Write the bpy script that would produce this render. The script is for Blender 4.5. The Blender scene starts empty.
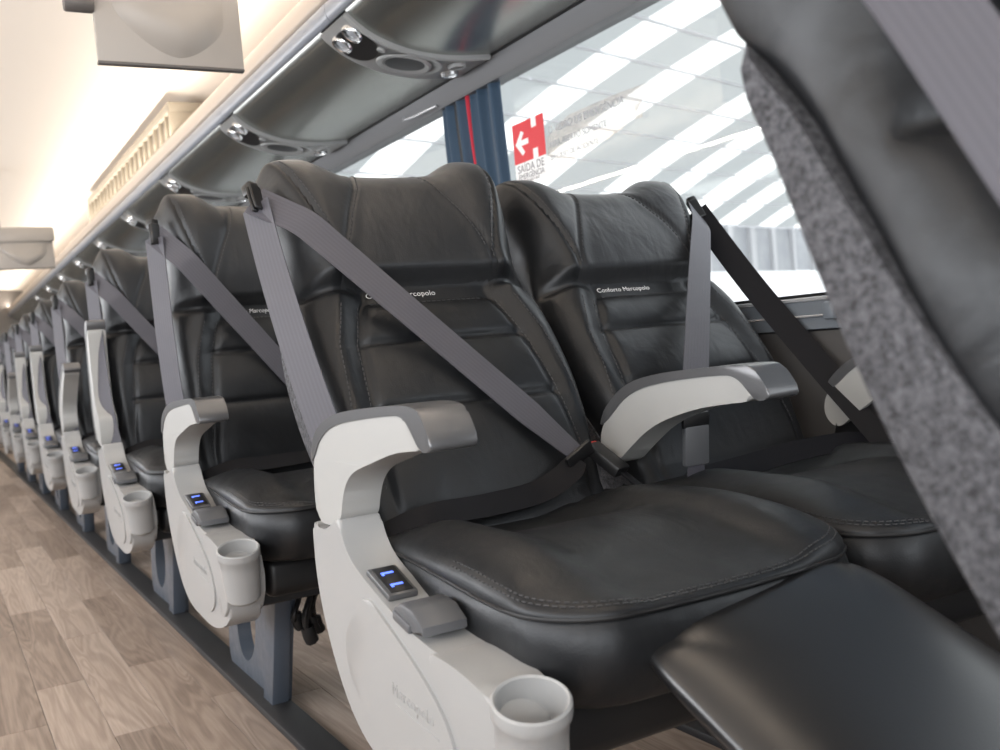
import bpy, bmesh, math, random
import numpy as np
from mathutils import Vector, Matrix
random.seed(4); rng = np.random.default_rng(7)
D = bpy.data; SC = bpy.context.scene; COL = SC.collection
R = math.radians

# ------------------------------------------------------------------ camera
cam = D.cameras.new('camera'); co = D.objects.new('camera', cam); COL.objects.link(co)
cam.sensor_width = 36.0; cam.lens = 35.64; cam.clip_start = .02; cam.clip_end = 200
BX = ((.86225902, .09297292, .49786084), (-.49892144, -.01312951, .86654776), (-.08710214, .99558207, -.03506514))
M = Matrix.Identity(4)
for i in range(3):
    M[i][0] = BX[i][0]; M[i][1] = BX[i][1]; M[i][2] = -BX[i][2]
M[0][3], M[1][3], M[2][3] = 0, 0, .75
co.matrix_world = M; SC.camera = co
cam.dof.use_dof = True; cam.dof.focus_distance = 1.5; cam.dof.aperture_fstop = 6.3
# ------------------------------------------------------------------ world, daylight and exposure
W = D.worlds.new('overcast_sky'); SC.world = W; W.use_nodes = True
W.node_tree.nodes['Background'].inputs[0].default_value = (.95, .975, 1, 1)
W.node_tree.nodes['Background'].inputs[1].default_value = 2.5
SC.view_settings.view_transform = 'Standard'; SC.view_settings.look = 'None'
SC.view_settings.exposure = 0.12; SC.view_settings.gamma = 1; SC.view_settings.use_curve_mapping = False

def area(name, loc, to, sx, sy, power, colr):
    l = D.lights.new(name, 'AREA'); l.shape = 'RECTANGLE'; l.size = sx; l.size_y = sy; l.energy = power; l.color = colr
    o = D.objects.new(name, l); COL.objects.link(o); o.location = loc
    o.rotation_euler = (Vector(to) - Vector(loc)).to_track_quat('-Z', 'Y').to_euler()
    return o
# daylight through the windows across the aisle and through the windscreen
for k, yy in enumerate((-.6, 2.4, 5.4, 8.4)):
    area('side_window_daylight', (-1.38, yy, 1.12), (0, yy, .95), 2.6, .62, 33, (.97, .975, 1))
area('windscreen_daylight', (.2, -2.9, 1.2), (.3, 3, .9), 1.9, 1.1, 26, (.95, .97, 1))
# cove light strips on top of both luggage racks
for sx in (1, -1):
    for yy in (0, 4, 8, 12):
        area('cove_light', (.984*sx, yy+.5, 1.742), (.80*sx, yy+.5, 1.98), 4.0, .03, 13, (1, .915, .80))

# ------------------------------------------------------------------ materials
def mat(name, col, rough=.5, metal=0, spec=.5, build=None, coat=0, **kw):
    m = D.materials.new(name); m.use_nodes = True; nt = m.node_tree; b = nt.nodes['Principled BSDF']
    b.inputs['Base Color'].default_value = (*col, 1); b.inputs['Roughness'].default_value = rough
    b.inputs['Metallic'].default_value = metal; b.inputs['Specular IOR Level'].default_value = spec
    b.inputs['Coat Weight'].default_value = coat
    for k, v in kw.items(): b.inputs[k].default_value = v
    if build: build(nt, b)
    return m
def N(nt, t, **kw):
    n = nt.nodes.new(t)
    for k, v in kw.items():
        if k in n.inputs: n.inputs[k].default_value = v
        else: setattr(n, k, v)
    return n
def coords(nt, scale=(1, 1, 1), out='Object', rnd=0):
    tc = N(nt, 'ShaderNodeTexCoord'); mp = N(nt, 'ShaderNodeMapping'); mp.inputs['Scale'].default_value = scale
    nt.links.new(tc.outputs[out], mp.inputs['Vector'])
    if rnd:
        oi = N(nt, 'ShaderNodeObjectInfo'); mu = N(nt, 'ShaderNodeMath', operation='MULTIPLY'); mu.inputs[1].default_value = rnd
        cb = N(nt, 'ShaderNodeCombineXYZ')
        nt.links.new(oi.outputs['Random'], mu.inputs[0])
        for k in range(3): nt.links.new(mu.outputs[0], cb.inputs[k])
        nt.links.new(cb.outputs[0], mp.inputs['Location'])
    return mp.outputs[0]
def bump(nt, b, *layers):
    """layers: (height socket, strength, distance)"""
    prev = None
    for h, s, d in layers:
        n = N(nt, 'ShaderNodeBump', Strength=s, Distance=d); nt.links.new(h, n.inputs['Height'])
        if prev: nt.links.new(prev, n.inputs['Normal'])
        prev = n.outputs[0]
    nt.links.new(prev, b.inputs['Normal'])
def noise(nt, vec, scale, detail=4, rough=.55, dist=0):
    n = N(nt, 'ShaderNodeTexNoise', Scale=scale, Detail=detail, Roughness=rough, Distortion=dist); nt.links.new(vec, n.inputs['Vector'])
    return n.outputs['Fac']
def ramp(nt, fac, *stops):
    r = N(nt, 'ShaderNodeValToRGB'); e = r.color_ramp.elements
    while len(e) < len(stops): e.new(.5)
    for k, (p, c) in enumerate(stops): e[k].position = p; e[k].color = (*c, 1)
    nt.links.new(fac, r.inputs[0]); return r.outputs[0]

def b_leather(nt, b):
    v = coords(nt); w = noise(nt, v, 9, 3, .5, .6)
    vo = N(nt, 'ShaderNodeTexVoronoi', Scale=420.0); nt.links.new(v, vo.inputs['Vector'])
    v2 = coords(nt, (26, 7, 7)); w2 = noise(nt, v2, 1.0, 2, .5, .9)
    bump(nt, b, (w, .22, .02), (w2, .12, .010), (vo.outputs['Distance'], .10, .0012))
    r = ramp(nt, noise(nt, v, 14, 4), (.35, (.38,)*3), (.7, (.52,)*3)); nt.links.new(r, b.inputs['Roughness'])
def b_pile(nt, b):
    v = coords(nt); f = noise(nt, v, 420, 3, .6); g = noise(nt, v, 150, 2, .6)
    mx = N(nt, 'ShaderNodeMath', operation='ADD'); nt.links.new(f, mx.inputs[0]); nt.links.new(g, mx.inputs[1])
    hf = N(nt, 'ShaderNodeMath', operation='MULTIPLY'); hf.inputs[1].default_value = .5; nt.links.new(mx.outputs[0], hf.inputs[0])
    nt.links.new(ramp(nt, hf.outputs[0], (.36, (.020, .020, .023)), (.66, (.150, .151, .166))), b.inputs['Base Color'])
    bump(nt, b, (f, .6, .004))
def b_belt(nt, b):
    wv = N(nt, 'ShaderNodeTexWave', Scale=1.0, bands_direction='X'); wv.inputs['Distortion'].default_value = 0
    uv = N(nt, 'ShaderNodeUVMap'); mp = N(nt, 'ShaderNodeMapping'); mp.inputs['Scale'].default_value = (2.6, 1, 1)
    nt.links.new(uv.outputs[0], mp.inputs[0]); nt.links.new(mp.outputs[0], wv.inputs['Vector'])
    nt.links.new(ramp(nt, wv.outputs['Fac'], (.0, (.068, .066, .080)), (1, (.077, .075, .091))), b.inputs['Base Color'])
    mp2 = N(nt, 'ShaderNodeMapping'); mp2.inputs['Scale'].default_value = (30, 700, 1); nt.links.new(uv.outputs[0], mp2.inputs[0])
    w2 = N(nt, 'ShaderNodeTexWave', Scale=1.0, bands_direction='DIAGONAL'); nt.links.new(mp2.outputs[0], w2.inputs['Vector'])
    bump(nt, b, (w2.outputs['Fac'], .25, .0006))
def b_wood(nt, b):
    v = coords(nt, (1, 1, 1), 'Object', 37.0)
    oi = N(nt, 'ShaderNodeObjectInfo')
    mp = N(nt, 'ShaderNodeMapping'); mp.inputs['Scale'].default_value = (30, 2.2, 30); nt.links.new(v, mp.inputs[0])
    big = noise(nt, mp.outputs[0], .45, 2, .45, .8)
    ml = N(nt, 'ShaderNodeMath', operation='MULTIPLY'); ml.inputs[1].default_value = 64; nt.links.new(big, ml.inputs[0])
    sn = N(nt, 'ShaderNodeMath', operation='SINE'); nt.links.new(ml.outputs[0], sn.inputs[0])
    mr = N(nt, 'ShaderNodeMapRange'); mr.inputs[1].default_value = -1; nt.links.new(sn.outputs[0], mr.inputs[0])
    mp2 = N(nt, 'ShaderNodeMapping'); mp2.inputs['Scale'].default_value = (260, 9, 260); nt.links.new(v, mp2.inputs[0])
    fine0 = noise(nt, mp2.outputs[0], 1.0, 3, .55); fm_ = N(nt, 'ShaderNodeMath', operation='MULTIPLY_ADD'); fm_.inputs[1].default_value = .26; fm_.inputs[2].default_value = .37; nt.links.new(fine0, fm_.inputs[0]); fine = fm_.outputs[0]
    ad = N(nt, 'ShaderNodeMath', operation='MULTIPLY_ADD'); ad.inputs[1].default_value = .13
    nt.links.new(mr.outputs[0], ad.inputs[0]); nt.links.new(fine, ad.inputs[2])
    bg = N(nt, 'ShaderNodeMath', operation='MULTIPLY_ADD'); bg.inputs[1].default_value = .35; nt.links.new(big, bg.inputs[0]); nt.links.new(ad.outputs[0], bg.inputs[2])
    rr = N(nt, 'ShaderNodeMath', operation='MULTIPLY_ADD'); rr.inputs[1].default_value = .27; nt.links.new(oi.outputs['Random'], rr.inputs[0]); nt.links.new(bg.outputs[0], rr.inputs[2])
    sc_ = N(nt, 'ShaderNodeMath', operation='MULTIPLY'); sc_.inputs[1].default_value = .75; nt.links.new(rr.outputs[0], sc_.inputs[0])
    nt.links.new(ramp(nt, sc_.outputs[0], (.46, (.150, .110, .086)), (.66, (.315, .245, .198)), (.86, (.50, .41, .345))), b.inputs['Base Color'])
    bump(nt, b, (fine, .10, .002))
def b_galv(nt, b):
    v = coords(nt); nt.links.new(ramp(nt, noise(nt, v, 2.2, 3), (.3, (.46, .47, .49)), (.7, (.38, .39, .42))), b.inputs['Base Color'])
def b_grain(nt, b):
    v = coords(nt); bump(nt, b, (noise(nt, v, 500, 2), .12, .001))
def b_brush(nt, b):
    v = coords(nt, (1, 1, 1)); nt.links.new(ramp(nt, noise(nt, v, 40, 3), (.3, (.30,)*3), (.7, (.42,)*3)), b.inputs['Roughness'])

LEATHER = mat('black_leather', (.0095, .0100, .0112), .4, spec=.5, build=b_leather, **{'Specular Tint': (.94, .965, 1, 1)})
HEADM = mat('soft_black_headrest_leather', (.016, .0165, .018), .5, spec=.5, build=b_leather, **{'Specular Tint': (.94, .965, 1, 1), 'Sheen Weight': .18, 'Sheen Roughness': .4})
LEATHER_PAD = mat('leg_rest_vinyl', (.012, .012, .013), .32, spec=.6, coat=.45, build=b_grain, **{'Coat Roughness': .26})
STITCH = mat('grey_thread', (.055, .055, .058), .8)
PIPING = mat('dark_piping', (.012, .012, .013), .5)
PILE = mat('grey_carpet_fabric', (.15, .15, .17), .95, build=b_pile)
SHELL = mat('grey_shell_plastic', (.36, .37, .40), .5, build=b_grain)
PLAST = mat('light_grey_plastic', (.345, .345, .343), .34, spec=.5, build=b_grain)
ARMP = mat('pale_armrest_plastic', (.40, .40, .39), .38, spec=.5, build=b_grain)
CAP = mat('silver_grey_plastic', (.15, .152, .158), .30, metal=.5, spec=.6, build=b_grain)
LEVER = mat('mid_grey_plastic', (.10, .103, .11), .38, build=b_grain)
BLACK = mat('black_plastic', (.012, .012, .013), .35)
BLACKM = mat('black_steel', (.014, .014, .016), .45)
BELT = mat('lilac_grey_webbing', (.17, .16, .19), .55, build=b_belt)
BELTSH = mat('shaded_webbing', (.006, .006, .008), .55, spec=.2)  # belt webbing blackened in the colour to stand for the shade on it
STEEL = mat('bright_steel', (.6, .6, .62), .25, metal=1)
RED = mat('red_plastic', (.55, .03, .025), .35)
LED = mat('blue_indicator', (.1, .15, .8), .4, **{'Emission Color': (.12, .22, 1, 1), 'Emission Strength': 1.6})
WHITE = mat('white_thread', (.8, .8, .8), .6)
LEGM = mat('slate_painted_steel', (.075, .09, .115), .36, spec=.6, build=b_brush)
WOOD = mat('oak_look_vinyl', (.35, .27, .22), .42, spec=.4, build=b_wood)
SUBFL = mat('dark_subfloor', (.05, .04, .035), .8)
TRACK = mat('black_track_rubber', (.022, .022, .024), .5)
CEIL = mat('cream_ceiling_panel', (.89, .815, .735), .6)
LIP = mat('beige_rack_lip', (.52, .44, .37), .38)
RAIL = mat('blue_grey_rail', (.25, .27, .31), .30, spec=.6)
UNDER = mat('dark_satin_rack_laminate', (.36, .37, .35), .27, metal=.9)
PSUM = mat('grey_service_panel_plastic', (.28, .285, .285), .32, spec=.6)
CHROME = mat('satin_chrome', (.75, .76, .77), .2, metal=1)
LENS = mat('lamp_lens', (.35, .37, .40), .15)
MESH = mat('speaker_mesh', (.03, .031, .033), .5, build=b_grain)
VAL = mat('grey_pelmet', (.15, .153, .16), .5, build=b_grain)
WALLD = mat('grey_brown_side_lining', (.085, .08, .078), .6, build=b_grain)
BAND = mat('blue_grey_sill', (.17, .19, .215), .4)
ALU = mat('silver_strip', (.75, .76, .78), .25, metal=.6)
CURT = mat('navy_curtain_cloth', (.022, .050, .088), .8, **{'Sheen Weight': .15})
CURTLIT = mat('lit_blue_curtain_cloth', (.12, .165, .22), .8, **{'Sheen Weight': .3})  # curtain blue lightened in the colour, standing for stronger light on the cloth
CURTR = mat('red_curtain_stripe', (.42, .015, .035), .8)
MONP = mat('taupe_monitor_plastic', (.34, .31, .28), .42)
MOND = mat('dark_monitor_edge', (.10, .09, .085), .5)
VENT = mat('beige_grille_plastic', (.33, .285, .22), .5)
VENTM = mat('grille_mesh', (.17, .14, .105), .6)
SIGNR = mat('sign_red', (.60, .022, .035), .45)
SIGNW = mat('sign_white', (.80, .80, .80), .45)
SIGNG = mat('sign_grey_ink', (.16, .16, .18), .6)
FAINT = mat('faint_sticker_ink', (.36, .36, .37), .6)
REARW = mat('rear_wall_lining', (.20, .18, .165), .6)
HROOF = mat('hall_steel', (.58, .58, .60), .6)
HWALL = mat('hall_wall_sheet', (.62, .63, .66), .7, build=b_galv)
GROUND = mat('yard_concrete', (.62, .61, .60), .85)
VANW = mat('white_van_paint', (.85, .85, .86), .25, coat=.4)
VANG = mat('grey_van_glass', (.22, .24, .26), .1)

def trans_mat(name, col, w):
    m = D.materials.new(name); m.use_nodes = True; nt = m.node_tree; b = nt.nodes['Principled BSDF']
    b.inputs['Base Color'].default_value = (*col, 1); b.inputs['Roughness'].default_value = .7
    t = N(nt, 'ShaderNodeBsdfTranslucent'); t.inputs['Color'].default_value = (*col, 1)
    x = N(nt, 'ShaderNodeMixShader'); x.inputs[0].default_value = w
    nt.links.new(b.outputs[0], x.inputs[1]); nt.links.new(t.outputs[0], x.inputs[2])
    nt.links.new(x.outputs[0], nt.nodes['Material Output'].inputs['Surface']); return m
SKYL = trans_mat('skylight_sheet', (.97, .965, .93), .85)
FRP = trans_mat('translucent_roof_sheet', (.375, .388, .385), .60)
def glass_mat(name, tint, gl):
    m = D.materials.new(name); m.use_nodes = True; nt = m.node_tree
    t = N(nt, 'ShaderNodeBsdfTransparent'); t.inputs['Color'].default_value = (*tint, 1)
    g = N(nt, 'ShaderNodeBsdfGlossy'); g.inputs['Roughness'].default_value = .02
    fr = N(nt, 'ShaderNodeFresnel', IOR=1.45); mu = N(nt, 'ShaderNodeMath', operation='MULTIPLY'); mu.inputs[1].default_value = gl
    nt.links.new(fr.outputs[0], mu.inputs[0])
    x = N(nt, 'ShaderNodeMixShader'); nt.links.new(mu.outputs[0], x.inputs[0])
    nt.links.new(t.outputs[0], x.inputs[1]); nt.links.new(g.outputs[0], x.inputs[2])
    nt.links.new(x.outputs[0], nt.nodes['Material Output'].inputs['Surface']); return m
GLASS = glass_mat('window_glass', (.95, .965, .97), .12)
FILM = glass_mat('clear_sticker_film', (.955, .955, .955), .5)

# ------------------------------------------------------------------ helpers
def link(name, me, parent=None, m=None):
    o = D.objects.new(name, me); COL.objects.link(o)
    if m is not None and me is not None and len(me.materials) == 0: me.materials.append(m)
    if parent: o.parent = parent
    return o
def tag(o, label=None, cat=None, group=None, kind=None):
    if label: o['label'] = label
    if cat: o['category'] = cat
    if group: o['group'] = group
    if kind: o['kind'] = kind
    return o
def empty(name, loc=(0, 0, 0)):
    o = D.objects.new(name, None); COL.objects.link(o); o.location = loc; o.empty_display_size = .1; return o
def mesh(name, V, F, smooth=True, angle=40, uvs=None):
    me = D.meshes.new(name); me.from_pydata([tuple(map(float, v)) for v in V], [], [tuple(map(int, f)) for f in F])
    if uvs is not None:
        ul = me.uv_layers.new(name='UVMap')
        for l in me.loops: ul.data[l.index].uv = uvs[l.vertex_index]
    me.update()
    if smooth:
        me.shade_smooth()
        if angle: me.set_sharp_from_angle(angle=R(angle))
    return me
def from_bm(name, bm, angle=40):
    bmesh.ops.recalc_face_normals(bm, faces=bm.faces)
    me = D.meshes.new(name); bm.to_mesh(me); bm.free(); me.update(); me.shade_smooth()
    if angle: me.set_sharp_from_angle(angle=R(angle))
    return me
def add_box(bm, lo, hi, bev=0, seg=2):
    r = bmesh.ops.create_cube(bm, size=1); vs = r['verts']
    for v in vs:
        for k in range(3): v.co[k] = lo[k] + (v.co[k] + .5) * (hi[k] - lo[k])
    if bev:
        es = list({e for v in vs for e in v.link_edges})
        bmesh.ops.bevel(bm, geom=es, offset=bev, segments=seg, affect='EDGES', profile=.5)
def box(name, lo, hi, m, parent=None, bev=0, seg=2):
    bm = bmesh.new(); add_box(bm, lo, hi, bev, seg); return link(name, from_bm(name, bm), parent, m)
def add_prism(bm, prof, a0, a1, axis='X', bev=0, seg=2, side=True):
    """closed 2-D profile extruded along an axis; profile order is (y,z) for X, (x,z) for Y, (x,y) for Z"""
    f = {'X': lambda p, a: (a, p[0], p[1]), 'Y': lambda p, a: (p[0], a, p[1]), 'Z': lambda p, a: (p[0], p[1], a)}[axis]
    A = [bm.verts.new(f(p, a0)) for p in prof]; Bv = [bm.verts.new(f(p, a1)) for p in prof]; n = len(prof)
    caps = [bm.faces.new(A), bm.faces.new(Bv[::-1])]
    for k in range(n): bm.faces.new((A[k], Bv[k], Bv[(k+1) % n], A[(k+1) % n]))
    if bev:
        es = list({e for c in caps for e in c.edges})
        bmesh.ops.bevel(bm, geom=es, offset=bev, segments=seg, affect='EDGES', profile=.5, clamp_overlap=True)
def prism(name, prof, a0, a1, m, parent=None, axis='X', bev=0, seg=2, angle=35):
    bm = bmesh.new(); add_prism(bm, prof, a0, a1, axis, bev, seg); return link(name, from_bm(name, bm, angle), parent, m)
def crom(P, n=6, closed=False):
    P = [np.array(p, float) for p in P]; out = []; L = len(P)
    rng_ = range(L) if closed else range(L-1)
    for i in rng_:
        g = (lambda j: P[j % L]) if closed else (lambda j: P[min(max(j, 0), L-1)])
        a, b, c, d = g(i-1), g(i), g(i+1), g(i+2)
        for k in range(n):
            t = k/n; out.append(.5*((2*b)+(c-a)*t+(2*a-5*b+4*c-d)*t*t+(3*b-3*c+d-a)*t**3))
    if not closed: out.append(P[-1])
    return np.array(out)
def add_tube(V, F, P, r, n=6):
    P = np.asarray(P, float); T = np.gradient(P, axis=0); T /= np.linalg.norm(T, axis=1)[:, None] + 1e-12
    up = np.array([0, 0, 1.]) if abs(T[0][2]) < .9 else np.array([1., 0, 0]); b0 = len(V)
    for p, t in zip(P, T):
        s = np.cross(t, up); s /= np.linalg.norm(s) + 1e-12; up = np.cross(s, t)
        for k in range(n):
            a = 2*math.pi*k/n; V.append(p + r*(math.cos(a)*s + math.sin(a)*up))
    for i in range(len(P)-1):
        for k in range(n):
            a = b0+i*n+k; b = b0+i*n+(k+1) % n; F.append((a, b, b+n, a+n))
    F.append(tuple(b0+k for k in range(n))[::-1]); F.append(tuple(b0+(len(P)-1)*n+k for k in range(n)))
def tube(name, paths, r, m, parent=None, n=6):
    V, F = [], []
    for p in paths: add_tube(V, F, p, r, n)
    return link(name, mesh(name, V, F, True, 60), parent, m)
def lathe_geo(prof, n=32, mtx=Matrix.Identity(4), sx=1, sy=1):
    V, F = [], []
    for r, z in prof:
        for k in range(n):
            a = 2*math.pi*k/n; V.append(mtx @ Vector((r*sx*math.cos(a), r*sy*math.sin(a), z)))
    for i in range(len(prof)-1):
        for k in range(n):
            a = i*n+k; b = i*n+(k+1) % n; F.append((a, b, b+n, a+n))
    if prof[0][0] > 1e-6: F.append(tuple(range(n))[::-1])
    if prof[-1][0] > 1e-6: F.append(tuple((len(prof)-1)*n+k for k in range(n)))
    return V, F
def lathe(name, prof, m, parent=None, n=32, mtx=Matrix.Identity(4), sx=1, sy=1, angle=40):
    V, F = lathe_geo(prof, n, mtx, sx, sy); return link(name, mesh(name, V, F, True, angle), parent, m)
def ribbon_mesh(name, P, Nrm, width, thick=.0016, twist=None):
    """belt webbing: a strip of width along (tangent x normal), with thickness; uv.x across, uv.y along"""
    P = np.asarray(P, float); Nn = np.asarray(Nrm, float); n = len(P); V, F, U = [], [], []
    T = np.gradient(P, axis=0); T /= np.linalg.norm(T, axis=1)[:, None]
    wd = np.full(n, width) if np.isscalar(width) else np.asarray(width, float); s = 0
    C = 6
    for i in range(n):
        b = np.cross(T[i], Nn[i]); b /= np.linalg.norm(b); nn = np.cross(b, T[i])
        if i: s += np.linalg.norm(P[i]-P[i-1])
        for side in (1, -1):
            for k in range(C+1):
                u = k/C if side > 0 else 1-k/C
                V.append(P[i] + b*(u-.5)*wd[i] + nn*side*thick/2); U.append((u, s))
    L = 2*(C+1)
    for i in range(n-1):
        for k in range(L):
            a = i*L+k; c = i*L+(k+1) % L; F.append((a, c, c+L, a+L))
    F.append(tuple(range(L))[::-1]); F.append(tuple((n-1)*L+k for k in range(L)))
    return mesh(name, V, F, True, 50, U)
def ss(x, a, b):
    t = np.clip((x-a)/(b-a), 0, 1); return t*t*(3-2*t)
def text_mesh(name, s, size, ext=.0004, spacing=1.0, align='CENTER'):
    cu = D.curves.new(name, 'FONT'); cu.body = s; cu.size = size; cu.extrude = ext; cu.align_x = align; cu.space_character = spacing
    o = D.objects.new(name, cu); COL.objects.link(o); bpy.context.view_layer.update()
    me = D.meshes.new_from_object(o.evaluated_get(bpy.context.evaluated_depsgraph_get())); me.name = name
    D.objects.remove(o); return me
def structure(o): o['kind'] = 'structure'; return o

# ================================================================== THE SETTING
XW = 1.43            # inner face of the right-hand side wall
Y0, Y1 = -1.6, 14.3  # extent of the saloon that is built
# floor with single planks
floor = structure(box('floor', (-1.42, Y0, -.03), (XW, Y1, -.004), SUBFL))
PW = .11; bm = bmesh.new(); add_box(bm, (-PW/2+.0005, -.5, -.004), (PW/2-.0005, .5, 0), .0006, 1); PM = from_bm('plank', bm); PM.materials.append(WOOD)
c0 = .264 - PW*8
for i in range(18):
    x = c0 + PW*(i+.5); y = .5 - random.random()*.9
    if i == 8: y = 3.11-.92*3
    if i == 7: y = 2.66-.92*3
    while y < Y1:
        y2 = min(y+.92, Y1); p = link('plank', PM, floor); p.scale = (1, (y2-y)-.001, 1); p.location = (x, (y+y2)/2, random.uniform(-.0004, .0003)); y += .92
tr = structure(box('trim_1', (.545, Y0+.5, -.002), (.612, Y1, .016), TRACK, None, .004)); tr.name = 'trim_1'
structure(box('trim_2', (1.14, Y0+.5, -.002), (1.20, Y1, .016), TRACK, None, .004))
# right wall: lining below the window, sill strips, pelmet, rack wall
structure(box('wall_right', (XW, Y0, -.03), (XW+.05, Y1, .716), WALLD))
def strip(n, z0, z1, out, m): return structure(box(n, (XW-out, Y0, z0), (XW+.05, Y1, z1), m, None, .0015, 1))
strip('trim_3', .716, .719, .004, BLACK)
strip('trim_4', .719, .742, .008, BAND)
strip('trim_5', .742, .7465, .013, ALU)
strip('trim_6', .7465, .772, .008, BAND)
strip('trim_7', .772, .7795, .012, ALU)
strip('trim_8', .7795, .786, .004, BLACK)
# pelmet above the windows
structure(prism('trim_9', [(XW+.05, 1.47), (XW-.006, 1.468), (XW-.012, 1.475), (XW-.03, 1.52), (XW+.05, 1.535)], Y0, Y1, VAL, None, 'Y', 0))
structure(box('trim_10', (XW-.040, Y0, 1.521), (XW+.05, Y1, 1.527), BLACK))
structure(box('wall_right.001', (XW, Y0, 1.527), (XW+.05, Y1, 2.0), CEIL))
# window pillars between panes
def pillar(n, y0, y1): return structure(box(n, (XW+.012, y0, .78), (XW+.05, y1, 1.48), BLACK))
pillar('trim_11', .75, .95); pillar('trim_12', 2.62, 2.72); pillar('trim_13', 4.4, 4.5); pillar('trim_14', 6.2, 6.3); pillar('trim_15', 8.0, 8.1); pillar('trim_16', -.9, -.8)
for k, (a, b) in enumerate(((.95, 2.62), (2.72, 4.4), (4.5, 6.2), (6.3, 8.0), (8.1, 14.3), (-.8, .75))):
    bm = bmesh.new(); add_box(bm, (XW+.022, a, .782), (XW+.028, b, 1.475)); w = structure(link('window_%d' % (k+1), from_bm('window', bm), None, GLASS))
# left wall with its window opening, rear wall, ceiling
structure(box('wall_left', (-1.47, Y0, -.03), (-1.42, Y1, .78), WALLD))
structure(box('wall_left.001', (-1.47, Y0, 1.47), (-1.42, Y1, 2.0), CEIL))
structure(box('wall_rear', (-1.47, Y1, -.03), (XW+.05, Y1+.05, 2.05), REARW))
cp = [(-1.45, 1.80), (-1.25, 1.90), (-1.05, 1.945), (-.6, 1.97), (0, 1.98), (.6, 1.97), (1.05, 1.945), (1.25, 1.90), (1.45, 1.80)]
top = [(x, z) for x, z in crom(cp, 6)]
structure(prism('ceiling', top + [(x, z+.03) for x, z in top[::-1]], Y0, Y1, CEIL, None, 'Y', 0, angle=60))

# ------------------------------------------------------------------ luggage rack (right) and its mirror across the aisle
def S_under(x):   # underside of the rack: height over x
    P = [(.985, 1.607), (1.02, 1.578), (1.07, 1.548), (1.145, 1.522), (1.22, 1.511), (1.30, 1.511), (1.40, 1.522)]
    xs, zs = zip(*P); return float(np.interp(x, *_sm))
_c = crom([(.985, 1.607), (1.02, 1.577), (1.07, 1.548), (1.145, 1.524), (1.22, 1.514), (1.30, 1.514), (1.40, 1.524)], 8); _sm = (_c[:, 0], _c[:, 1])
def frame_at(x, y):   # matrix on the underside: local z points down out of the surface
    e = .004; sl = (S_under(x+e)-S_under(x-e))/(2*e); t = Vector((1, 0, sl)).normalized(); nrm = Vector((sl, 0, -1)).normalized()
    yv = nrm.cross(t); m = Matrix.Identity(4)
    for r_ in range(3): m[r_][0] = t[r_]; m[r_][1] = yv[r_]; m[r_][2] = nrm[r_]; m[r_][3] = (x, y, S_under(x))[r_]
    return m
PSY = [2.42 + 1.06*k for k in range(0, 9)]
def rack(sgn):
    r = empty('luggage_rack', (0, 0, 0))
    ys = [Y0] + PSY + [Y1]
    xs = np.linspace(.985, 1.395, 22)
    prof = [(sgn*x, S_under(x)) for x in xs] + [(sgn*x, S_under(x)+.02) for x in xs[::-1]]
    for a, b in zip(ys[:-1], ys[1:]):
        g_ = .089 if sgn > 0 else .002; prism('underside_panel', prof, a+(g_ if a > Y0 else 0), b-(g_ if b < Y1 else 0), UNDER, r, 'Y', 0, angle=50)
    c = [(.985, 1.607), (.972, 1.615), (.966, 1.632), (.968, 1.650), (.978, 1.660), (1.0, 1.662), (1.01, 1.63)]
    cr = [(sgn*x, z) for x, z in crom(c, 4, True)]
    for a, b in zip(ys[:-1], ys[1:]):
        prism('rail', cr, a+.0015, b-.0015, RAIL, r, 'Y', .002, 1, angle=50)
    c = [(.975, 1.662), (.966, 1.680), (.968, 1.71), (.980, 1.730), (1.0, 1.737), (1.03, 1.735), (1.03, 1.664)]
    prism('rack_lip', [(sgn*x, z) for x, z in crom(c, 4, True)], Y0, Y1, LIP, r, 'Y', 0, angle=50)
    box('rack_floor', (min(sgn*1.02, sgn*XW), Y0, 1.64), (max(sgn*1.02, sgn*XW), Y1, 1.655), LIP, r)
    return r
tag(rack(1), 'long overhead luggage rack with dark curved underside above the seats by the sign window', 'luggage rack')
rl = rack(-1); rl.name = 'trim_17'; structure(rl)

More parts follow.
